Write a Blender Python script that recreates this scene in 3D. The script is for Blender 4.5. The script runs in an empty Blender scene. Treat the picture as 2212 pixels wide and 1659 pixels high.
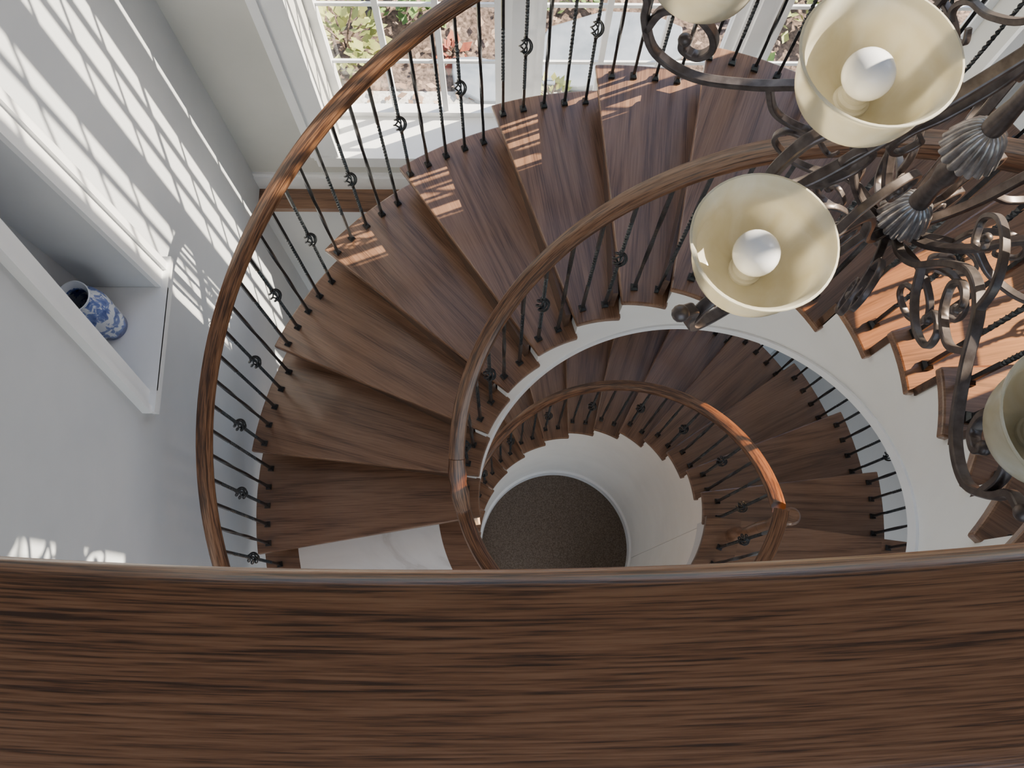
import bpy, bmesh, math, random
from mathutils import Vector, Matrix
R = math.radians; PI = math.pi
rnd = random.Random(7)
S = bpy.context.scene; COL = S.collection
ZC = 4.34                       # camera height above the marble first floor (z = 0)
CX, CY = .43, .55               # axis of the stair well
IDX = .035                      # the inner curve of the stair is set slightly to the right of the outer one

# ------------------------------------------------------------------ materials
def base_mat(name):
    m = bpy.data.materials.new(name); m.use_nodes = True
    n, l = m.node_tree.nodes, m.node_tree.links
    return m, n, l, n['Principled BSDF']
def coords(n, l, kind, scale):
    tc = n.new('ShaderNodeTexCoord'); mp = n.new('ShaderNodeMapping')
    mp.inputs['Scale'].default_value = scale
    l.new(tc.outputs[kind], mp.inputs['Vector']); return mp.outputs['Vector']
def noise(n, l, vec, scale=1, detail=4, rough=.55, dist=0):
    t = n.new('ShaderNodeTexNoise'); t.inputs['Scale'].default_value = scale
    t.inputs['Detail'].default_value = detail; t.inputs['Roughness'].default_value = rough
    t.inputs['Distortion'].default_value = dist
    l.new(vec, t.inputs['Vector']); return t.outputs['Fac']
def math_(n, l, op, a, b=None, c=None):
    t = n.new('ShaderNodeMath'); t.operation = op
    for i, v in enumerate((a, b, c)):
        if v is None: continue
        if isinstance(v, (int, float)): t.inputs[i].default_value = v
        else: l.new(v, t.inputs[i])
    return t.outputs[0]
def ramp(n, l, fac, stops):
    t = n.new('ShaderNodeValToRGB'); e = t.color_ramp.elements
    while len(e) < len(stops): e.new(.5)
    for k, (p, c) in enumerate(stops):
        e[k].position = p; e[k].color = (*c, 1)
    l.new(fac, t.inputs['Fac']); return t.outputs['Color']
def wood(name, kind, dark, mid, light, fine=(5, 170, 170), broad=(.9, 7, 7), k=26, rough=.3, fw=.6, coat=.25, stops=(.34, .5, .68), var=.3, dist=.15):
    m, n, l, b = base_mat(name)
    oi = n.new('ShaderNodeObjectInfo')
    tc = n.new('ShaderNodeTexCoord'); ad = n.new('ShaderNodeVectorMath'); ad.operation = 'ADD'
    l.new(tc.outputs[kind], ad.inputs[0])
    rv = math_(n, l, 'MULTIPLY', oi.outputs['Random'], 7.0)
    l.new(rv, ad.inputs[1])
    def mp(s):
        q = n.new('ShaderNodeMapping'); q.inputs['Scale'].default_value = s
        l.new(ad.outputs[0], q.inputs['Vector']); return q.outputs['Vector']
    f = noise(n, l, mp(fine), 1, 3, .6, dist)
    f = math_(n, l, 'MULTIPLY_ADD', f, 1.8, -.4)
    c = noise(n, l, mp(broad), 1, 1.5, .4, .3)
    c = math_(n, l, 'MULTIPLY', c, k); c = math_(n, l, 'SINE', c)
    c = math_(n, l, 'MULTIPLY_ADD', c, .5, .5)
    c = math_(n, l, 'POWER', c, .6)
    f2 = math_(n, l, 'MULTIPLY', f, fw); c2 = math_(n, l, 'MULTIPLY', c, 1 - fw)
    t = math_(n, l, 'ADD', f2, c2)
    col = ramp(n, l, t, list(zip(stops, (dark, mid, light))))
    hs = n.new('ShaderNodeHueSaturation')
    v = math_(n, l, 'MULTIPLY_ADD', oi.outputs['Random'], var, 1 - var / 2)
    l.new(v, hs.inputs['Value']); l.new(col, hs.inputs['Color'])
    l.new(hs.outputs['Color'], b.inputs['Base Color'])
    b.inputs['Roughness'].default_value = rough
    b.inputs['Coat Weight'].default_value = coat; b.inputs['Coat Roughness'].default_value = .18
    bp = n.new('ShaderNodeBump'); bp.inputs['Strength'].default_value = .1; bp.inputs['Distance'].default_value = .002
    l.new(f, bp.inputs['Height']); l.new(bp.outputs['Normal'], b.inputs['Normal'])
    return m
def mottled(name, c1, c2, scale=6, rough=.6, metal=0, detail=4, bump=0, kind='Object', p=(.35, .65)):
    m, n, l, b = base_mat(name)
    f = noise(n, l, coords(n, l, kind, (scale,) * 3), 1, detail)
    l.new(ramp(n, l, f, [(p[0], c1), (p[1], c2)]), b.inputs['Base Color'])
    b.inputs['Roughness'].default_value = rough; b.inputs['Metallic'].default_value = metal
    if bump:
        bp = n.new('ShaderNodeBump'); bp.inputs['Strength'].default_value = bump; bp.inputs['Distance'].default_value = .01
        l.new(f, bp.inputs['Height']); l.new(bp.outputs['Normal'], b.inputs['Normal'])
    return m
M = {}
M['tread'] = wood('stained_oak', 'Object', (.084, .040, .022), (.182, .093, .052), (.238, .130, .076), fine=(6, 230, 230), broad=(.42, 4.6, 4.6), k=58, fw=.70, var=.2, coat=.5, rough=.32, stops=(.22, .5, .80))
M['riser'] = wood('stained_oak_shaded_riser', 'Object', (.030, .014, .009), (.066, .033, .020), (.092, .049, .030), fine=(6, 230, 230), broad=(.42, 5, 5), k=50, fw=.7, var=.2, coat=.2, rough=.42)  # darker copy of the oak, puts the risers' shade into the colour
M['rail'] = wood('stained_oak_rail', 'UV', (.046, .018, .008), (.138, .060, .026), (.222, .110, .056), fine=(9, 210, 210), broad=(.8, 18, 18), k=20, fw=.82, coat=.1, rough=.38)
M['front_rail'] = wood('stained_oak_landing_rail', 'UV', (.070, .030, .015), (.240, .104, .046), (.345, .163, .080), fine=(24, 980, 980), broad=(1.6, 140, 140), k=14, rough=.32, fw=.85, stops=(.26, .50, .76), coat=.45, dist=.12)
M['wall'] = mottled('wall_paint', (.55, .575, .605), (.59, .61, .635), 3, .75)
M['wall_warm'] = mottled('wall_paint_warm', (.54, .54, .505), (.58, .575, .54), 3, .75)
M['trim'] = mottled('white_trim', (.82, .83, .84), (.86, .87, .88), 4, .4)
M['stringer'] = mottled('white_stringer', (.83, .815, .78), (.87, .855, .82), 4, .5)
M['iron'] = mottled('black_iron', (.022, .026, .029), (.055, .060, .065), 60, .32, .55)
M['bronze'] = mottled('bronzed_iron', (.082, .064, .057), (.165, .135, .122), 45, .36, .55)
M['bell'] = mottled('highlit_bronze', (.24, .215, .20), (.44, .41, .395), 45, .28, .6)  # bronze lightened to paint in the sunlit highlights on the fluted caps
M['bulb'] = mottled('white_bulb', (.90, .90, .93), (.94, .94, .96), 3, .15)
M['socket'] = mottled('cream_socket', (.46, .44, .38), (.56, .54, .47), 20, .5)
M['carpet'] = mottled('dark_carpet', (.080, .060, .044), (.165, .128, .098), 110, .95, 0, 3, .4)
M['stone'] = mottled('bluestone_and_shade', (.16, .19, .23), (.26, .29, .34), 7, .6)  # also colours the slab that stands in for a shaded patch
M['gravel'] = mottled('pale_gravel', (.5, .48, .45), (.76, .74, .71), 60, .9, 0, 3, .4)
M['mulch'] = mottled('bark_mulch', (.05, .034, .026), (.25, .17, .13), 38, .95, 0, 6, .9)
M['leaf'] = mottled('green_leaf', (.06, .14, .03), (.22, .31, .08), 9, .6)
M['leaf_y'] = mottled('yellowish_leaf', (.24, .29, .07), (.44, .43, .14), 9, .6)
M['litter'] = mottled('dead_leaf', (.22, .12, .07), (.5, .36, .26), 5, .8)
M['red_leaf'] = mottled('red_leaf', (.24, .05, .03), (.38, .12, .06), 20, .7)
def marble():
    m, n, l, b = base_mat('white_marble')
    v = coords(n, l, 'Object', (1.8, 2.6, 2))
    f = noise(n, l, v, 1, 6, .55, 1.4)
    f = math_(n, l, 'SUBTRACT', f, .5); f = math_(n, l, 'ABSOLUTE', f)
    l.new(ramp(n, l, f, [(0, (.70, .68, .65)), (.03, (.81, .80, .78)), (.10, (.86, .85, .83))]), b.inputs['Base Color'])
    b.inputs['Roughness'].default_value = .2
    return m
M['marble'] = marble()
def shade():
    m, n, l, b = base_mat('cream_glass')
    f = noise(n, l, coords(n, l, 'Object', (11, 11, 8)), 1, 4, .55, 1.6)
    c = ramp(n, l, f, [(.32, (.76, .70, .52)), (.68, (.87, .84, .73))])
    l.new(c, b.inputs['Base Color']); b.inputs['Roughness'].default_value = .2
    t = n.new('ShaderNodeBsdfTranslucent'); l.new(c, t.inputs['Color'])
    mx = n.new('ShaderNodeMixShader'); mx.inputs['Fac'].default_value = .42
    l.new(b.outputs[0], mx.inputs[1]); l.new(t.outputs[0], mx.inputs[2])
    l.new(mx.outputs[0], n['Material Output'].inputs['Surface'])
    return m
M['shade'] = shade()
def glass(name, tint):
    m, n, l, b = base_mat(name)
    t = n.new('ShaderNodeBsdfTransparent'); g = n.new('ShaderNodeBsdfGlossy'); g.inputs['Roughness'].default_value = .02
    t.inputs['Color'].default_value = (*tint, 1)
    f = noise(n, l, coords(n, l, 'Object', (1, 1, 1)), 1, 1)
    mx = n.new('ShaderNodeMixShader')
    l.new(math_(n, l, 'MULTIPLY', f, .08), mx.inputs['Fac'])
    l.new(t.outputs[0], mx.inputs[1]); l.new(g.outputs[0], mx.inputs[2])
    l.new(mx.outputs[0], n['Material Output'].inputs['Surface'])
    return m
M['glass'] = glass('window_glass', (1, 1, 1))
M['sun_tint_glass'] = glass('sun_tint_window_glass', (.92, .72, .52))  # added tint, turns the sun through unseen panes orange
def porcelain():
    m, n, l, b = base_mat('blue_white_porcelain')
    f = noise(n, l, coords(n, l, 'Object', (30, 30, 20)), 1, 3, .6, .8)
    tc = n.new('ShaderNodeTexCoord'); sp = n.new('ShaderNodeSeparateXYZ'); l.new(tc.outputs['Object'], sp.inputs[0])
    z = sp.outputs['Z']
    w = math_(n, l, 'SINE', math_(n, l, 'MULTIPLY', z, 62.0))
    f2 = math_(n, l, 'ADD', f, math_(n, l, 'MULTIPLY', w, .07))
    low = math_(n, l, 'LESS_THAN', z, .022)
    top = math_(n, l, 'MULTIPLY', math_(n, l, 'GREATER_THAN', z, .30), .4)
    f3 = math_(n, l, 'SUBTRACT', math_(n, l, 'ADD', f2, low), top)
    l.new(ramp(n, l, f3, [(.45, (.62, .66, .73)), (.51, (.14, .20, .44)), (.75, (.025, .05, .2))]), b.inputs['Base Color'])
    b.inputs['Roughness'].default_value = .15
    return m
M['vase'] = porcelain()

# ------------------------------------------------------------------ mesh helpers
def obj(name, bm, m, parent=None, smooth=False, loc=None, rotz=0):
    if isinstance(bm, bmesh.types.BMesh):
        bmesh.ops.recalc_face_normals(bm, faces=bm.faces[:])
        me = bpy.data.meshes.new(name); bm.to_mesh(me); bm.free()
        me.materials.append(m)
        if smooth:
            for p in me.polygons: p.use_smooth = True
            try: me.set_sharp_from_angle(angle=R(40))
            except Exception: pass
    else: me = bm
    o = bpy.data.objects.new(name, me); COL.objects.link(o)
    if parent: o.parent = parent
    if loc: o.location = loc
    o.rotation_euler[2] = rotz
    return o
def thing(name, label, cat, loc=(0, 0, 0), rotz=0, group=None):
    o = bpy.data.objects.new(name, None); COL.objects.link(o); o.empty_display_size = .1
    o.location = loc; o.rotation_euler[2] = rotz
    o['label'] = label; o['category'] = cat
    if group: o['group'] = group
    return o
def tag(o, label, cat, group=None, kind=None):
    o['label'] = label; o['category'] = cat
    if group: o['group'] = group
    if kind: o['kind'] = kind
    return o
def struct(name, bm, m, smooth=False):
    o = obj(name, bm, m, smooth=smooth); o['kind'] = 'structure'; return o
def box(bm, x0, x1, y0, y1, z0, z1):
    v = [bm.verts.new(p) for p in ((x0, y0, z0), (x1, y0, z0), (x1, y1, z0), (x0, y1, z0), (x0, y0, z1), (x1, y0, z1), (x1, y1, z1), (x0, y1, z1))]
    for f in ((0, 3, 2, 1), (4, 5, 6, 7), (0, 1, 5, 4), (1, 2, 6, 5), (2, 3, 7, 6), (3, 0, 4, 7)):
        bm.faces.new([v[i] for i in f])
def prism_x(bm, poly, x0, x1):
    """prism along x over a polygon of (y, z) points"""
    A = [bm.verts.new((x0, y, z)) for y, z in poly]; B = [bm.verts.new((x1, y, z)) for y, z in poly]
    bm.faces.new(A[::-1]); bm.faces.new(B); n = len(poly)
    for i in range(n): bm.faces.new((A[i], A[(i + 1) % n], B[(i + 1) % n], B[i]))
def bevel(bm, w, seg=2):
    es = [e for e in bm.edges if len(e.link_faces) == 2 and e.calc_face_angle(0) > R(50)]
    bmesh.ops.bevel(bm, geom=es, offset=w, segments=seg, affect='EDGES', profile=.5)
def catmull(pts, n=8):
    P = [Vector(p) for p in pts]; P = [P[0] * 2 - P[1]] + P + [P[-1] * 2 - P[-2]]
    out = []
    for i in range(1, len(P) - 2):
        a, b, c, d = P[i - 1:i + 3]
        for k in range(n):
            t = k / n
            out.append(.5 * ((2 * b) + (c - a) * t + (2 * a - 5 * b + 4 * c - d) * t * t + (3 * b - a - 3 * c + d) * t ** 3))
    out.append(P[-2].copy()); return out
def sweep(bm, pts, prof, side=None, scale=None):
    """sweep a closed profile (side, up) along pts, with UVs in metres (u along, v around)"""
    uvl = bm.loops.layers.uv.verify()
    pts = [Vector(p) for p in pts]; n = len(prof)
    per = [0]
    for i in range(n):
        a, b = prof[i], prof[(i + 1) % n]; per.append(per[-1] + math.hypot(b[0] - a[0], b[1] - a[1]))
    rings = []; s = 0; ss = []
    for i, p in enumerate(pts):
        t = (pts[min(i + 1, len(pts) - 1)] - pts[max(i - 1, 0)]).normalized()
        if side is not None:
            sd = Vector(side)
        else:
            sd = t.cross(Vector((0, 0, 1)))
            if sd.length < 1e-4: sd = Vector((1, 0, 0))
        sd = (sd - t * sd.dot(t)).normalized(); up = sd.cross(t)
        k = scale(i / (len(pts) - 1)) if scale else 1
        rings.append([bm.verts.new(p + sd * a * k + up * b * k) for a, b in prof])
        if i: s += (p - pts[i - 1]).length
        ss.append(s)
    for i in range(len(pts) - 1):
        for j in range(n):
            q = (j + 1) % n
            f = bm.faces.new((rings[i][j], rings[i][q], rings[i + 1][q], rings[i + 1][j]))
            for lp, uv in zip(f.loops, ((ss[i], per[j]), (ss[i], per[j + 1]), (ss[i + 1], per[j + 1]), (ss[i + 1], per[j]))):
                lp[uvl].uv = uv
    bm.faces.new(rings[0][::-1]); bm.faces.new(rings[-1])
def circ(r, n=8, ph=0): return [(r * math.cos(2 * PI * i / n + ph), r * math.sin(2 * PI * i / n + ph)) for i in range(n)]
def lathe(bm, prof, seg=24, c=(0, 0, 0), flute=None):
    rings = []
    for r, z in prof:
        ring = []
        for i in range(seg):
            a = 2 * PI * i / seg; rr = max(r, .0003) * (1 + (flute(r, z, a) if flute else 0))
            ring.append(bm.verts.new((c[0] + rr * math.cos(a), c[1] + rr * math.sin(a), c[2] + z)))
        rings.append(ring)
    for A, B in zip(rings, rings[1:]):
        for i in range(seg):
            bm.faces.new((A[i], A[(i + 1) % seg], B[(i + 1) % seg], B[i]))
    if prof[0] != prof[-1]:
        bm.faces.new(rings[0][::-1]); bm.faces.new(rings[-1])
def ring_wall(bm, r0, r1, samples, c=(0, 0), c0=None):
    """curved wall between radii r0 and r1; c0 moves the centre of the r0 face"""
    c0 = c0 or c; rows = []
    for a, zt, zb in samples:
        ca, sa = math.cos(R(a)), math.sin(R(a))
        rows.append([bm.verts.new((k[0] + r * ca, k[1] + r * sa, z)) for r, z, k in ((r0, zt, c0), (r1, zt, c), (r1, zb, c), (r0, zb, c0))])
    for A, B in zip(rows, rows[1:]):
        for j in range(4):
            q = (j + 1) % 4
            try: bm.faces.new((A[j], A[q], B[q], B[j]))
            except ValueError: pass
    bm.faces.new(rows[0][::-1]); bm.faces.new(rows[-1])
def wall_cells(bm, s0, s1, z0, z1, holes, put):
    xs = sorted({s0, s1, *[h[0] for h in holes], *[h[1] for h in holes]})
    zs = sorted({z0, z1, *[h[2] for h in holes], *[h[3] for h in holes]})
    for a, b in zip(xs, xs[1:]):
        for c, d in zip(zs, zs[1:]):
            mx, mz = (a + b) / 2, (c + d) / 2
            if any(h[0] < mx < h[1] and h[2] < mz < h[3] for h in holes): continue
            put(bm, a, b, c, d)

# ------------------------------------------------------------------ camera
W, H, F = 2212, 1659, 1900
nd = Vector((1085 - W / 2, 1330 - H / 2, F)).normalized()
ex = Vector((1, 0, 0)); ex = (ex - nd * ex.dot(nd)).normalized(); ey = -(nd.cross(ex))
def w_(v): v = Vector(v); return Vector((v.dot(ex), v.dot(ey), -v.dot(nd)))
cr, cu, cb = w_((1, 0, 0)), w_((0, -1, 0)), w_((0, 0, -1))
cam = bpy.data.cameras.new('camera'); co = bpy.data.objects.new('camera', cam); COL.objects.link(co)
mm = Matrix((cr, cu, cb)).transposed().to_4x4(); mm.translation = (0, 0, ZC)
co.matrix_world = mm
cam.sensor_width = 36; cam.lens = 36 * F / W; cam.clip_start = .02
S.camera = co

# ------------------------------------------------------------------ room shell
XL, XR, YB, YG = -1.317, 2.25, 2.25, 2.5
ZB, ZT, Z2 = -3.06, 6.6, 3.06
NY0, NY1, NZ0, NZ1 = .80, 1.205, ZC - 3.15, 2.6
NLEAN = .18 / .99                      # the near side of the niche opening leans in towards the top
NYT = NY0 + NLEAN * (NZ1 - NZ0)
ND = .26                               # niche depth
bm = bmesh.new()
wall_cells(bm, -3.2, YG, ZB, ZT, [(NY0, NY1, NZ0, NZ1)], lambda b, a, c, d, e: box(b, XL - ND, XL, a, c, d, e))
box(bm, XL - ND - .04, XL - ND, NY0 - .1, NY1 + .1, NZ0 - .1, NZ1 + .1)
prism_x(bm, [(NY0, NZ0), (NYT, NZ1), (NY0, NZ1)], XL - ND, XL)
struct('wall_left', bm, M['wall'])
WINS = [(-.83, 0.0), (.14, 1.02), (1.16, 2.04)]
WZ0, WZ1 = .34, 5.14
bm = bmesh.new()
wall_cells(bm, XL - .2, XR + .2, ZB, ZT, [(-.83, 2.04, WZ0, WZ1)], lambda b, a, c, d, e: box(b, a, c, YB, YG, d, e))
struct('wall_back', bm, M['wall_warm'])
bm = bmesh.new(); box(bm, XL, XR, 2.13, YB, ZB, -.04)
struct('wall_back_lower', bm, M['wall'])
RW = [(.92, 1.475, 3.92, 5.14), (1.495, 1.64, ZC - .36, 5.14), (.82, 1.56, 1.10, 1.90), (.92, 1.50, 2.59, 3.88)]  # unseen openings, placed and sized to steer sun onto stairs and left wall
bm = bmesh.new()
wall_cells(bm, -3.2, YG, ZB, ZT, RW, lambda b, a, c, d, e: box(b, XR, XR + .12, a, c, d, e))
struct('wall_right', bm, M['wall'])
bm = bmesh.new(); box(bm, XL - .2, XR + .2, -3.2, YG, ZT, ZT + .1); struct('ceiling', bm, M['wall'])
bm = bmesh.new(); box(bm, XL - .2, XR + .2, -3.2, YG, ZB - .1, ZB); struct('floor', bm, M['carpet'])
bm = bmesh.new(); box(bm, XL, XR, YB - .02, YB, 0, .12); box(bm, XL, XR, YB - .012, YB, .12, .15); struct('baseboard_back', bm, M['trim'])
bm = bmesh.new(); box(bm, XL, XR, 2.115, YB, -.04, 0); bevel(bm, .008); struct('trim_1', bm, M['tread'])
# windows
def window(idx, fn, a, b, z0, z1, cols, rows, md=.024, mw=.013, pane='glass'):
    """fn puts a box: (bm, s0, s1, depth0, depth1, z0, z1); depth 0 = outer face, grows into the room"""
    root = bpy.data.objects.new('window_%d' % idx, None); COL.objects.link(root); root['kind'] = 'structure'
    bm = bmesh.new(); fr = .04
    fn(bm, a, a + fr, .0, .05, z0, z1); fn(bm, b - fr, b, .0, .05, z0, z1)
    fn(bm, a + fr, b - fr, .0, .05, z0, z0 + fr); fn(bm, a + fr, b - fr, .0, .05, z1 - fr, z1)
    obj('window_frame', bm, M['trim'], root)
    bm = bmesh.new()
    for i in range(1, cols):
        x = a + fr + (b - a - 2 * fr) * i / cols; fn(bm, x - mw, x + mw, .015, .015 + md, z0 + fr, z1 - fr)
    for j in range(1, rows):
        z = z0 + fr + (z1 - z0 - 2 * fr) * j / rows
        w2 = .010 if j % 6 else .020
        fn(bm, a + fr, b - fr, .022, .032, z - w2, z + w2)
    obj('muntins', bm, M['trim'], root)
    bm = bmesh.new(); fn(bm, a + fr, b - fr, .025, .028, z0 + fr, z1 - fr)
    obj('pane', bm, M[pane], root)
    return root
back_fn = lambda b, s0, s1, d0, d1, z0, z1: box(b, s0, s1, YG - d1, YG - d0, z0, z1)
right_fn = lambda b, s0, s1, d0, d1, z0, z1: box(b, XR + .12 - d1, XR + .12 - d0, s0, s1, z0, z1)
for i, (a, b) in enumerate(WINS): window(i + 1, back_fn, a, b, WZ0 + .02, WZ1, 3, 12)
window(4, right_fn, *RW[0][:2], *RW[0][2:], 2, 3)
window(5, right_fn, *RW[1][:2], *RW[1][2:], 1, 3)
window(6, right_fn, *RW[2][:2], *RW[2][2:], 2, 2, pane='sun_tint_glass')  # added low window, unseen, lets sun reach the lower handrail
window(7, right_fn, *RW[3][:2], *RW[3][2:], 2, 3, pane='sun_tint_glass')  # unseen lower section, split off to tint sun on the right treads
bm = bmesh.new(); box(bm, -.95, 2.16, YB - .035, YG - .05, WZ0 - .005, WZ0 + .02); bevel(bm, .006); struct('trim_2', bm, M['trim'])
bm = bmesh.new()
for (a, b, d) in ((-.95, -.83, .022), (-.965, -.925, .035), (-.845, -.825, .03), (2.04, 2.16, .022)):
    box(bm, a, b, YB - d, YB, WZ0 + .02, WZ1 + .1)
for a, b in ((0, .14), (1.02, 1.16)):
    box(bm, a, b, YG - .07, YG, WZ0 + .02, WZ1); box(bm, a + .035, b - .035, YG - .09, YG - .07, WZ0 + .02, WZ1)
box(bm, -.95, 2.16, YB - .018, YB, WZ0 - .10, WZ0 - .005)
struct('trim_3', bm, M['trim'])
# niche casing and shelf
bm = bmesh.new()
for d, w0, w1 in ((.02, .0, .075), (.034, .06, .085)):
    prism_x(bm, [(NY0 - w0, NZ0), (NYT - w0, NZ1 + .0), (NYT - w1, NZ1), (NY0 - w1, NZ0)], XL, XL + d)
box(bm, XL, XL + .02, NY1, NY1 + .09, NZ0, NZ1 + .1); box(bm, XL, XL + .034, NY1 + .07, NY1 + .10, NZ0, NZ1 + .1)
box(bm, XL, XL + .02, NYT - .08, NY1, NZ1, NZ1 + .1)
struct('trim_4', bm, M['trim'])
bm = bmesh.new()
box(bm, XL - ND, XL + .045, NY0 + .001, NY1 - .001, NZ0 - .005, NZ0 + .006)
box(bm, XL, XL + .045, NY0 - .08, NY1 + .125, NZ0 - .024, NZ0 + .005)
box(bm, XL, XL + .022, NY0 - .065, NY1 + .10, NZ0 - .10, NZ0 - .024)
struct('trim_5', bm, M['trim'])
bm = bmesh.new()
vp = [(.050, 0), (.055, .006), (.060, .05), (.069, .12), (.074, .18), (.068, .222), (.050, .246), (.044, .258), (.047, .274), (.057, .29), (.054, .292), (.042, .272), (.040, .255), (.058, .225), (.064, .18), (.05, .03), (.002, .02)]
lathe(bm, [(r, z * 1.12) for r, z in vp], 40)
tag(obj('vase', bm, M['vase'], smooth=True, loc=(XL - .14, 1.045, NZ0 + .006)), 'blue and white porcelain vase standing in the wall niche', 'vase')

# ------------------------------------------------------------------ stairs
def interp(nos, zs, th):
    if th >= nos[0]:
        return zs[0] - (th - nos[0]) / (nos[0] - nos[1]) * (zs[1] - zs[0])
    if th <= nos[-1]:
        return zs[-1] + (nos[-1] - th) / (nos[-2] - nos[-1]) * (zs[-1] - zs[-2])
    for i in range(len(nos) - 1):
        if nos[i] >= th >= nos[i + 1]:
            return zs[i] + (nos[i] - th) / (nos[i] - nos[i + 1]) * (zs[i + 1] - zs[i])
NA = [190, 173.6, 156.9, 140.3, 123.7, 107.7, 92.3, 77.4, 62.3, 47.3, 32.3, 17.3, 2.3, -12.7, -27.7, -42.7, -57.7]
ZA = [.18 * (i + 1) for i in range(len(NA))]
NB = [-7.4 + 14 * i for i in range(16, -1, -1)]
ZBs = [-.18 * i for i in range(16, -1, -1)]
def flight(label, nos, zs, rin, rout, to_floor=None, dx=0.0):
    root = thing('curved_staircase', label, 'staircase', (CX, CY, 0))
    n = len(nos) - 1
    rm = bmesh.new(); box(rm, rin + .05, rout - .03, -.01, .01, -.18, -.033); rme = None
    for i in range(n):
        mid = (nos[i] + nos[i + 1]) / 2
        a0, a1 = nos[i] - mid, nos[i + 1] - mid - 1.9
        ox, oy = dx * math.cos(R(mid)), -dx * math.sin(R(mid))
        b = bmesh.new()
        o_ = [(rout * math.cos(R(a0 + (a1 - a0) * k / 10)), rout * math.sin(R(a0 + (a1 - a0) * k / 10))) for k in range(11)]
        i_ = [(ox + rin * math.cos(R(a1 + (a0 - a1) * k / 6)), oy + rin * math.sin(R(a1 + (a0 - a1) * k / 6))) for k in range(7)]
        f = b.faces.new([b.verts.new((x, y, 0)) for x, y in o_ + i_])
        ge = bmesh.ops.extrude_face_region(b, geom=[f])
        bmesh.ops.translate(b, verts=[v for v in ge['geom'] if isinstance(v, bmesh.types.BMVert)], vec=(0, 0, -.032))
        bevel(b, .006, 2)
        obj('tread', b, M['tread'], root, False, (0, 0, zs[i]), R(mid))
        if rme is None:
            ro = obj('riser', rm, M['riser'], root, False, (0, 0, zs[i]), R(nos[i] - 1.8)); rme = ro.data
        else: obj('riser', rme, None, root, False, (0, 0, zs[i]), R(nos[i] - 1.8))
    sm = []
    for i in range(n):
        s0, s1 = nos[i] - 1.4, nos[i + 1] - 1.4
        for k in range(9):
            a = s0 + (s1 - s0) * k / 8; sm.append((a, zs[i] - .033, interp(nos, zs, a)))
    DEP = .50; ic = (dx, 0)
    b = bmesh.new()
    ring_wall(b, rin + .020, rin + .075, [(a, zt, (z - DEP if to_floor is None else to_floor)) for a, zt, z in sm], ic)
    obj('inner_stringer', b, M['stringer'], root, True)
    b = bmesh.new(); ring_wall(b, rout - .075, rout - .030, [(a, zt, z - DEP) for a, zt, z in sm]); obj('outer_stringer', b, M['stringer'], root, True)
    b = bmesh.new(); ring_wall(b, rin + .075, rout - .075, [(a, z - DEP + .03, z - DEP) for a, zt, z in sm], (0, 0), ic); obj('soffit', b, M['stringer'], root, True)
    if to_floor is None:
        b = bmesh.new(); ring_wall(b, rin + .012, rin + .021, [(a, z - DEP + .035, z - DEP - .008) for a, zt, z in sm], ic); obj('stringer_trim', b, M['trim'], root, True)
    return root
RI, RO = .575, 1.59
flight('upper flight of dark oak treads sweeping up from the marble floor past the windows', NA, ZA, RI, RO, None, IDX)
RIb, ROb = .60, 1.53
flight('lower flight of dark oak treads seen through the well, curling down to the carpet', NB, ZBs, RIb, ROb, ZB)
b = bmesh.new(); ring_wall(b, RIb + .002, RIb + .020, [(a, ZB + .13, ZB) for a in range(-90, 231, 4)], (CX, CY)); struct('baseboard_well', b, M['trim'], True)
b = bmesh.new(); ring_wall(b, RIb + .020, RIb + .075, [(a, -.04, ZB) for a in range(-90, -8, 3)], (CX, CY)); struct('wall_well', b, M['stringer'], True)
# first floor ring with marble field and oak borders
def ringp(name, r0, r1, z0, z1, m, a0=188.6, a1=352.6):
    b = bmesh.new(); ring_wall(b, r0, r1, [(a0 + (a1 - a0) * k / 60, z1, z0) for k in range(61)], (CX, CY)); return struct(name, b, m)
ringp('floor_marble', .75, 1.44, -.04, 0, M['marble'], 188.6, 325)
ringp('trim_6', .58, .75, -.04, 0, M['tread'])
ringp('trim_7', 1.44, 1.60, -.04, 0, M['tread'])
ringp('trim_8', .75, 1.44, -.04, 0, M['tread'], 325, 352.6)
ringp('floor_slab', .61, 1.57, -.36, -.04, M['wall'])
# second floor landing
poly = [(XL, -.03), (.70, -.03), (.745, .055), (1.285, -.80), (XR, -.80), (XR, -3.2), (XL, -3.2)]
b = bmesh.new(); f = b.faces.new([b.verts.new((x, y, Z2)) for x, y in poly])
ge = bmesh.ops.extrude_face_region(b, geom=[f]); bmesh.ops.translate(b, verts=[v for v in ge['geom'] if isinstance(v, bmesh.types.BMVert)], vec=(0, 0, -.3))
struct('floor_landing', b, M['tread'])

# ------------------------------------------------------------------ railings
HALF = .0054
def bal_mesh(L, kind):
    bm = bmesh.new()
    def bar(z0, z1, tw0, tw1, turns):
        zs = [z0, tw0] + [tw0 + (tw1 - tw0) * k / 30 for k in range(1, 30)] + [tw1, z1]
        rings = []
        for z in zs:
            t = min(max((z - tw0) / (tw1 - tw0), 0), 1); a = PI / 4 + turns * 2 * PI * t
            rings.append([bm.verts.new((HALF * 1.414 * math.cos(a + q * PI / 2), HALF * 1.414 * math.sin(a + q * PI / 2), z)) for q in range(4)])
        for A, B in zip(rings, rings[1:]):
            for i in range(4): bm.faces.new((A[i], A[(i + 1) % 4], B[(i + 1) % 4], B[i]))
        bm.faces.new(rings[0][::-1]); bm.faces.new(rings[-1])
    if kind == 'basket':
        m = L * .5
        bar(0, m - .040, .18 * L, m - .07, 3); bar(m + .040, L, m + .07, .82 * L, 3)
    elif kind == 'twist': bar(0, L, .16 * L, .84 * L, 7)
    else: bar(0, L, .30 * L, .70 * L, 4)
    return bm
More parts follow.
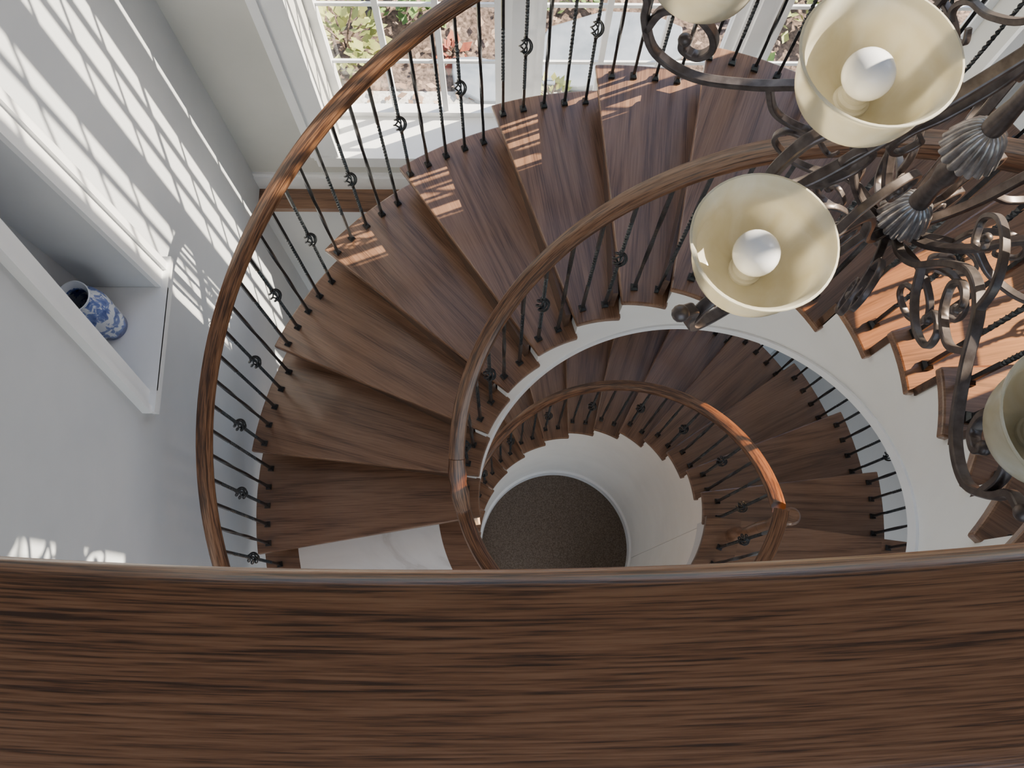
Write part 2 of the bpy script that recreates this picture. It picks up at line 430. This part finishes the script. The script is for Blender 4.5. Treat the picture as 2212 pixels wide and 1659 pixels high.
def basket_bm():
    bm = bmesh.new()
    for q in range(6):
        pts = []
        for k in range(13):
            t = k / 12; r = .004 + .0205 * math.sin(PI * t); a = q * PI / 3 + t * PI * .8
            pts.append((r * math.cos(a), r * math.sin(a), -.045 + .09 * t))
        sweep(bm, pts, circ(.0034, 5))
    box(bm, -.0075, .0075, -.0075, .0075, -.050, -.038); box(bm, -.0075, .0075, -.0075, .0075, .038, .050)
    return bm
def shoe_bm():
    bm = bmesh.new()
    lathe(bm, [(.0, 0), (.018, 0), (.018, .011), (.013, .018), (.0095, .024), (.0, .024)], 4); bmesh.ops.rotate(bm, verts=bm.verts[:], cent=(0, 0, 0), matrix=Matrix.Rotation(PI / 4, 3, 'Z'))
    return bm
CACHE = {}
def mesh_of(key, make, smooth=False):
    if key not in CACHE:
        bm = make(); bmesh.ops.recalc_face_normals(bm, faces=bm.faces[:])
        me = bpy.data.meshes.new(key[0]); bm.to_mesh(me); bm.free(); me.materials.append(M['iron'])
        for p in me.polygons: p.use_smooth = smooth
        CACHE[key] = me
    return CACHE[key]
def baluster(root, x, y, z0, z1, kind, rot):
    L = round(z1 - z0, 2)
    o = obj('baluster', mesh_of(('baluster', kind, L), lambda: bal_mesh(L, kind)), None, root, False, (x, y, z0), rot)
    obj('shoe', mesh_of(('shoe',), shoe_bm), None, o)
    if kind == 'basket': obj('basket', mesh_of(('basket',), basket_bm, True), None, o, False, (0, 0, L * .5))
PROF = [(-.020, -.052), (.020, -.052), (.022, -.036), (.031, -.028), (.033, -.016), (.028, -.004), (.014, .0005), (0, .002), (-.014, .0005), (-.028, -.004), (-.033, -.016), (-.031, -.028), (-.022, -.036)]
def railing(label, rr, a0, a1, zr, zbase, da, a_start, knob_phase, dx=0.0, w=1.0):
    root = thing('stair_railing', label, 'railing', (CX + dx, CY, 0))
    n = int(abs(a0 - a1) / 2) + 1
    pts = []
    for k in range(n + 1):
        a = a0 + (a1 - a0) * k / n
        pts.append((rr * math.cos(R(a)), rr * math.sin(R(a)), zr(a)))
    b = bmesh.new(); sweep(b, pts, [(x * w, y) for x, y in PROF]); obj('handrail', b, M['rail'], root, True)
    a = a_start; k = knob_phase
    while a > a1 + .5:
        if a < a0 - .3:
            kind = 'basket' if k % 3 == 0 else ('twist' if k % 3 == 1 else 'plain')
            baluster(root, rr * math.cos(R(a)), rr * math.sin(R(a)), zbase(a), zr(a) - .045, kind, R(a))
        a -= da; k += 1
    return root
def base_of(nos, zs, floor_high=True):
    def f(th):
        if th > nos[0]: return 0 if floor_high else ZB
        if th <= nos[-1]: return zs[-1]
        for i in range(len(nos) - 1):
            if nos[i] >= th > nos[i + 1]: return zs[i]
    return f
zrA = lambda a: max(.95, interp(NA, ZA, a) + .83)
zrB = lambda a: min(.95, interp(NB, ZBs, a) + .84)
baseA = base_of(NA, ZA); baseB = base_of(NB, ZBs, False)
railing('long outer stair railing before the windows, oak handrail on many black iron balusters', 1.535, 240, -57, zrA, baseA, 3.28, 172 + 3.28 * 21, 0, 0, .95)
IR = .635
inner = railing('inner railing of the upper flight, curving round the open well below the chandelier', IR, 346, -56, zrA, baseA, 8.1, 96 + 8.1 * 30, 0, IDX, .9)
b = bmesh.new()
fp = []
for k in range(15):
    a = 195 - k * 1.1; fp.append((IR * math.cos(R(a)), IR * math.sin(R(a)), zrA(a) + .003 + .014 * math.sin(PI * k / 14)))
sweep(b, fp, PROF, scale=lambda t: .9 + .22 * abs(math.sin(2 * PI * t)) * math.sin(PI * t))
obj('rail_fitting', b, M['rail'], inner, True)
low = railing('inner railing of the lower flight deep in the well, its handrail partly sunlit', .675, 165, -10, zrB, baseB, 7.2, 160, 1, 0, .88)
b = bmesh.new(); lathe(b, [(.003, 0), (.038, 0), (.038, .10), (.028, .12), (.020, .20), (.026, .45), (.020, .66), (.028, .70), (.032, .72), (.032, .86), (.036, .88), (.036, .90), (.026, .915), (.003, .92)], 20)
obj('newel_post', b, M['tread'], low, True, (.72 * math.cos(R(-14)), .72 * math.sin(R(-14)), 0), R(-14))
railing('outer railing of the lower flight against the pale basement wall', 1.47, 110, -30, zrB, baseB, 3.4, 110, 0)
# landing rail in the foreground
lr = thing('landing_railing', 'broad dark oak landing handrail crossing the whole foreground, close up', 'railing', (0, 0, Z2))
ZR = ZC - .32
RA = 2.55; ac = (-.03, RA + .0168); HW = .0408
Rm = RA + HW
pts = []
for k in range(121):
    x = -1.27 + k * (.76 + 1.27) / 120
    y = ac[1] - math.sqrt(Rm * Rm - (x - ac[0]) ** 2); pts.append((x, y, ZR - Z2))
prof = [(-.022, -.06), (.022, -.06), (.025, -.045), (.032, -.035), (.0335, -.02), (.0332, -.011), (.0322, -.0055), (.0295, -.0024), (.022, -.0009), (.011, -.0002), (0, 0), (-.011, -.0003), (-.020, -.0012), (-.0275, -.0030), (-.0318, -.0065), (-.0332, -.012), (-.0335, -.02), (-.032, -.035), (-.025, -.045)]
prof = [(x * HW / .0335, z) for x, z in prof]
b = bmesh.new(); sweep(b, pts, prof); obj('handrail', b, M['front_rail'], lr, True)
for k in range(19):
    x = -1.2 + k * .1
    y = ac[1] - math.sqrt(Rm * Rm - (x - ac[0]) ** 2)
    baluster(lr, x, min(y, -.045), 0, ZR - Z2 - .05, ('basket', 'twist', 'plain')[k % 3], 0)

# ------------------------------------------------------------------ chandelier
AX, AY = .69, .665
ch = thing('chandelier', 'large dark iron scroll chandelier with cream glass bell shades hanging over the well', 'chandelier', (AX, AY, ZC - 1.5))
Z0 = 1.5
def hz(h): return Z0 - h          # height in chandelier space for a distance h below the eye
bm = bmesh.new()
lathe(bm, [(.007, hz(-2.2)), (.007, hz(.55)), (.010, hz(.56)), (.018, hz(.62)), (.018, hz(.70)), (.012, hz(.78)), (.012, hz(.84)), (.017, hz(.87)), (.018, hz(.93)), (.014, hz(.97)), (.012, hz(1.04)), (.016, hz(1.08)),
           (.015, hz(1.17)), (.014, hz(1.20)), (.020, hz(1.23)), (.014, hz(1.26)), (.014, hz(1.29)), (.017, hz(1.31)), (.018, hz(1.40)), (.014, hz(1.44)), (.022, hz(1.46)), (.014, hz(1.485)), (.003, hz(1.50))], 32)
obj('column', bm, M['bronze'], ch, True)
def fl(r, z, a): return .13 * abs(math.cos(9 * a)) - .065 if r > .019 else 0
for h, k in ((1.10, .82), (1.325, .82)):
    bm = bmesh.new()
    lathe(bm, [(.016 * k, hz(h)), (.026 * k, hz(h + .006)), (.036 * k, hz(h + .018)), (.044 * k, hz(h + .036)), (.051 * k, hz(h + .058)), (.053 * k, hz(h + .066)), (.049 * k, hz(h + .069)), (.03 * k, hz(h + .05)), (.016 * k, hz(h + .045))], 180, flute=fl)
    obj('fluted_cap', bm, M['bell'], ch, True)
bm = bmesh.new(); lathe(bm, [(.07, hz(-2.26)), (.07, hz(-2.24)), (.03, hz(-2.2)), (.003, hz(-2.18))], 24); obj('ceiling_canopy', bm, M['bronze'], ch, True)
BAR = [(-.0085, -.004), (-.0066, -.0056), (.0066, -.0056), (.0085, -.004), (.0085, .004), (.0066, .0056), (-.0066, .0056), (-.0085, .004)]
def plane_pts(pr, n=7): return [(p.x, 0, hz(p.y)) for p in catmull([(a, b, 0) for a, b in pr], n)]
def knob(bm, p, r=.013):
    bmesh.ops.create_icosphere(bm, subdivisions=2, radius=r, matrix=Matrix.Translation((p[0], 0, hz(p[1]))))
def arm_lower():
    bm = bmesh.new()
    main = [(.012, 1.415), (.06, 1.40), (.11, 1.335), (.15, 1.235), (.195, 1.165), (.255, 1.15), (.33, 1.19), (.42, 1.22), (.49, 1.195), (.518, 1.13), (.522, 1.085), (.545, 1.062)]
    sweep(bm, plane_pts(main), BAR, side=(0, 1, 0)); knob(bm, (.548, 1.06), .012)
    # inner curl carrying the cup
    curl = [(.512, 1.15), (.495, 1.10), (.455, 1.083), (.42, 1.105), (.408, 1.14), (.425, 1.17), (.45, 1.165), (.455, 1.145)]
    sweep(bm, plane_pts(curl), BAR, side=(0, 1, 0)); knob(bm, (.452, 1.145), .011)
    # scrolls under and over the middle of the arm
    c2 = [(.31, 1.175), (.28, 1.235), (.225, 1.25), (.19, 1.225), (.20, 1.19), (.23, 1.19), (.235, 1.215)]
    sweep(bm, plane_pts(c2), BAR, side=(0, 1, 0), scale=lambda t: .9 - .3 * t); knob(bm, (.232, 1.213), .009)
    c3 = [(.12, 1.32), (.165, 1.345), (.22, 1.34), (.26, 1.305), (.25, 1.27), (.215, 1.275), (.215, 1.305)]
    sweep(bm, plane_pts(c3), BAR, side=(0, 1, 0), scale=lambda t: .85 - .25 * t); knob(bm, (.216, 1.303), .009)
    c4 = [(.255, 1.15), (.235, 1.105), (.19, 1.08), (.145, 1.09), (.125, 1.13), (.15, 1.155), (.17, 1.135), (.158, 1.122)]
    sweep(bm, plane_pts(c4), BAR, side=(0, 1, 0), scale=lambda t: .8 - .25 * t); knob(bm, (.158, 1.124), .008)
    return bm
def scroll_lower():
    bm = bmesh.new()
    s = [(.012, 1.45), (.05, 1.425), (.10, 1.41), (.15, 1.43), (.17, 1.47), (.145, 1.51), (.105, 1.505), (.095, 1.475), (.12, 1.455), (.135, 1.473)]
    sweep(bm, plane_pts(s), BAR, side=(0, 1, 0), scale=lambda t: .85 - .3 * t); knob(bm, (.133, 1.473), .009)
    s = [(.10, 1.41), (.11, 1.36), (.15, 1.33), (.19, 1.345), (.20, 1.385), (.17, 1.40), (.158, 1.378)]
    sweep(bm, plane_pts(s), BAR, side=(0, 1, 0), scale=lambda t: .75 - .25 * t)
    return bm
def arm_upper():
    bm = bmesh.new()
    main = [(.012, .80), (.08, .90), (.156, .985), (.23, 1.06), (.285, 1.10), (.335, 1.09), (.355, 1.04), (.335, .975), (.304, .955)]
    sweep(bm, plane_pts(main), BAR, side=(0, 1, 0))
    s = [(.29, 1.10), (.25, 1.12), (.21, 1.105), (.20, 1.065), (.225, 1.045), (.245, 1.065), (.235, 1.08)]
    sweep(bm, plane_pts(s), BAR, side=(0, 1, 0), scale=lambda t: .9 - .3 * t); knob(bm, (.235, 1.078), .009)
    s = [(.345, 1.075), (.375, 1.095), (.395, 1.07), (.385, 1.045), (.37, 1.055)]
    sweep(bm, plane_pts(s), BAR, side=(0, 1, 0), scale=lambda t: .9 - .3 * t)
    s = [(.05, .865), (.07, .955), (.12, 1.01), (.16, 1.03), (.175, 1.065), (.15, 1.09), (.125, 1.075), (.135, 1.055)]
    sweep(bm, plane_pts(s), BAR, side=(0, 1, 0), scale=lambda t: .85 - .3 * t)
    return bm
def shade_bm():
    bm = bmesh.new()
    o = [(p.x, p.y) for p in catmull([(.018, 0, 0), (.050, .004, 0), (.067, .018, 0), (.0745, .040, 0), (.0765, .060, 0), (.0805, .079, 0), (.0878, .093, 0)], 4)]
    i = [(r - .003, z + .0018) for r, z in o][::-1]; i[-1] = (.014, .004)
    lathe(bm, o + [(.0872, .0945)] + i + [o[0]], 56); return bm
def cup_bm():
    bm = bmesh.new(); lathe(bm, [(.004, -.035), (.012, -.034), (.010, -.020), (.03, -.014), (.038, -.005), (.036, -.002), (.012, -.004), (.003, -.004)], 24); return bm
def sock_bm():
    bm = bmesh.new(); lathe(bm, [(.003, 0), (.021, 0), (.021, .009), (.0185, .011), (.0185, .017), (.0155, .020), (.0155, .028), (.003, .028)], 20); return bm
def bulb_bm():
    bm = bmesh.new(); lathe(bm, [(.011, .024), (.013, .030)] + [(.0285 * math.sin(PI * t), .058 - .0285 * math.cos(PI * t)) for t in [.18 + .82 * k / 14 for k in range(14)]] + [(.0004, .0865)], 28); return bm
proto = {}
def part(key, make, m, parent, smooth=True, loc=(0, 0, 0), rotz=0):
    if key not in proto:
        o = obj(key[0], make(), m, parent, smooth, loc, rotz); proto[key] = o; return o
    o = proto[key].copy(); COL.objects.link(o); o.parent = parent; o.location = loc; o.rotation_euler[2] = rotz; return o
def lamp(ang, rad, hb):
    p = (rad * math.cos(R(ang)), rad * math.sin(R(ang)), hz(hb))
    sh = part(('lamp_shade',), shade_bm, M['shade'], ch, True, p, R(ang))
    part(('cup',), cup_bm, M['bronze'], sh); part(('socket',), sock_bm, M['socket'], sh); part(('light_bulb',), bulb_bm, M['bulb'], sh)
for a in (212.2, 157.5, 106, 55, 4, -47.5, 263.6):
    part(('arm', 1), arm_lower, M['bronze'], ch, True, (0, 0, 0), R(a)); lamp(a, .455, 1.040)
    part(('scroll',), scroll_lower, M['bronze'], ch, True, (0, 0, 0), R(a + 25.7))
for k in range(4):
    a = 197.4 + 90 * k
    part(('arm', 2), arm_upper, M['bronze'], ch, True, (0, 0, 0), R(a)); lamp(a, .304, .900)

# ------------------------------------------------------------------ garden outside
GZ = -.20
bm = bmesh.new(); g = bmesh.ops.create_grid(bm, x_segments=60, y_segments=40, size=1)
for v in bm.verts:
    v.co = Vector((v.co.x * 6, 2.9 + (v.co.y + 1) * 4.2, GZ + rnd.uniform(-.02, .03)))
struct('ground_mulch', bm, M['mulch'])
bm = bmesh.new(); box(bm, -6, 6, YG + .0, 2.95, GZ - .1, GZ + .02); struct('ground_gravel', bm, M['gravel'])
def flag(x, y, w, d, rot, label):
    bm = bmesh.new(); vs = []
    for k in range(9):
        a = 2 * PI * k / 9; q = 1 + rnd.uniform(-.14, .14)
        vs.append(bm.verts.new((w * q * math.cos(a), d * q * math.sin(a), 0)))
    f = bm.faces.new(vs); ge = bmesh.ops.extrude_face_region(bm, geom=[f])
    bmesh.ops.translate(bm, verts=[v for v in ge['geom'] if isinstance(v, bmesh.types.BMVert)], vec=(0, 0, .06)); bevel(bm, .01)
    tag(obj('stone_shade_slab', bm, M['stone'], loc=(x, y, GZ), rotz=rot), label, 'stone')
flag(.58, 3.22, .50, .26, .3, 'large blue grey slab standing in for a shaded, reflecting patch outside the middle window')  # slab put where shadow and reflection lie, their tone painted in
flag(-.12, 3.02, .22, .14, -.4, 'small blue grey flagstone outside the left window, next to the post')
def leafquad(bm, p, s, d, t):
    d = d.normalized(); w = d.cross(Vector(t)).normalized() * s * .32
    a = [bm.verts.new(p), bm.verts.new(p + d * s * .5 + w), bm.verts.new(p + d * s), bm.verts.new(p + d * s * .5 - w)]
    bm.faces.new(a)
def shrub(x, y, h, r, n, m, label, cat='shrub'):
    bm = bmesh.new()
    for k in range(n):
        a = rnd.uniform(0, 2 * PI); rr = r * math.sqrt(rnd.random()); z = h * rnd.uniform(.15, 1) * (1 - .5 * rr / r)
        d = Vector((math.cos(a) * rnd.uniform(.3, 1), math.sin(a) * rnd.uniform(.3, 1), rnd.uniform(-.2, .9)))
        leafquad(bm, Vector((rr * math.cos(a), rr * math.sin(a), z)), rnd.uniform(.05, .10), d, (rnd.uniform(-.4, .4), rnd.uniform(-.4, .4), 1))
    root = thing('garden_shrub', label, cat, (x, y, GZ))
    obj('foliage', bm, m, root)
    bm = bmesh.new()
    for k in range(6):
        a = k * 1.05; sweep(bm, catmull([(0, 0, -.02), (.2 * r * math.cos(a), .2 * r * math.sin(a), h * .4), (.6 * r * math.cos(a), .6 * r * math.sin(a), h * .75)], 4), circ(.006, 5))
    obj('stems', bm, M['mulch'], root)
shrub(-.92, 3.22, .35, .20, 170, M['leaf_y'], 'yellow green leafy shrub outside the left window')
shrub(-.52, 3.66, .25, .28, 200, M['leaf'], 'low dark green shrub at the far edge outside the left window')
shrub(.35, 3.78, .25, .3, 220, M['leaf'], 'low dark green shrub at the far edge outside the middle window')
shrub(.27, 2.90, .14, .10, 60, M['leaf_y'], 'small tuft of pale leaves beside the large blue grey slab')
shrub(1.85, 3.65, .4, .36, 300, M['leaf_y'], 'spreading yellow green shrub outside the right window')
shrub(1.42, 3.02, .2, .14, 90, M['leaf'], 'small green shrub close below the right window')
shrub(-.30, 3.20, .08, .05, 16, M['red_leaf'], 'small red leaved plant in the mulch near the window post')
bm = bmesh.new()
for k in range(900):
    a = rnd.uniform(0, 2 * PI)
    leafquad(bm, Vector((rnd.uniform(-2.2, 3.2), rnd.uniform(2.75, 4.6), GZ + rnd.uniform(.03, .05))), rnd.uniform(.03, .07), Vector((math.cos(a), math.sin(a), rnd.uniform(-.2, .3))), (0, .2, 1))
tag(obj('fallen_leaves', bm, M['litter']), 'dry fallen leaves scattered over the mulch outside the windows', 'leaves', kind='stuff')

# ------------------------------------------------------------------ light
EL = R(36)
d = Vector((-1, -.38, 0)).normalized() * math.cos(EL) + Vector((0, 0, -math.sin(EL)))
sl = bpy.data.lights.new('sun', 'SUN'); sl.energy = 24; sl.angle = R(.35); sl.color = (1, .89, .71)
so = bpy.data.objects.new('sun', sl); COL.objects.link(so); so.rotation_euler = d.to_track_quat('-Z', 'Y').to_euler()
def area(name, loc, aim, sx, sy, e, col):
    al = bpy.data.lights.new(name, 'AREA'); al.shape = 'RECTANGLE'; al.size = sx; al.size_y = sy; al.energy = e; al.color = col
    ao = bpy.data.objects.new(name, al); COL.objects.link(ao); ao.location = loc
    ao.rotation_euler = (Vector(aim) - Vector(loc)).to_track_quat('-Z', 'Y').to_euler()
area('upper_fill_light', (.2, -2.9, 5.6), (.45, 1.6, 1.0), 3, 1.2, 26, (.98, .98, 1))  # added fill from behind the camera, not a known lamp
area('middle_fill_light', (.43, -2.2, 2.4), (.43, .8, .8), 2.4, .8, 26, (1, .94, .86))  # added fill under the landing to brighten the first floor
area('lower_fill_light', (.43, -1.9, -.7), (.5, .8, -2.2), 2.2, .8, 36, (1, .89, .76))  # added warm fill to lift the dark lower flight and well
wd = bpy.data.worlds.new('world'); S.world = wd; wd.use_nodes = True
n, l = wd.node_tree.nodes, wd.node_tree.links
sk = n.new('ShaderNodeTexSky')
try:
    sk.sky_type = 'NISHITA'; sk.sun_disc = False; sk.sun_elevation = EL; sk.sun_rotation = R(70)
except Exception: pass
l.new(sk.outputs['Color'], n['Background'].inputs['Color']); n['Background'].inputs['Strength'].default_value = .46
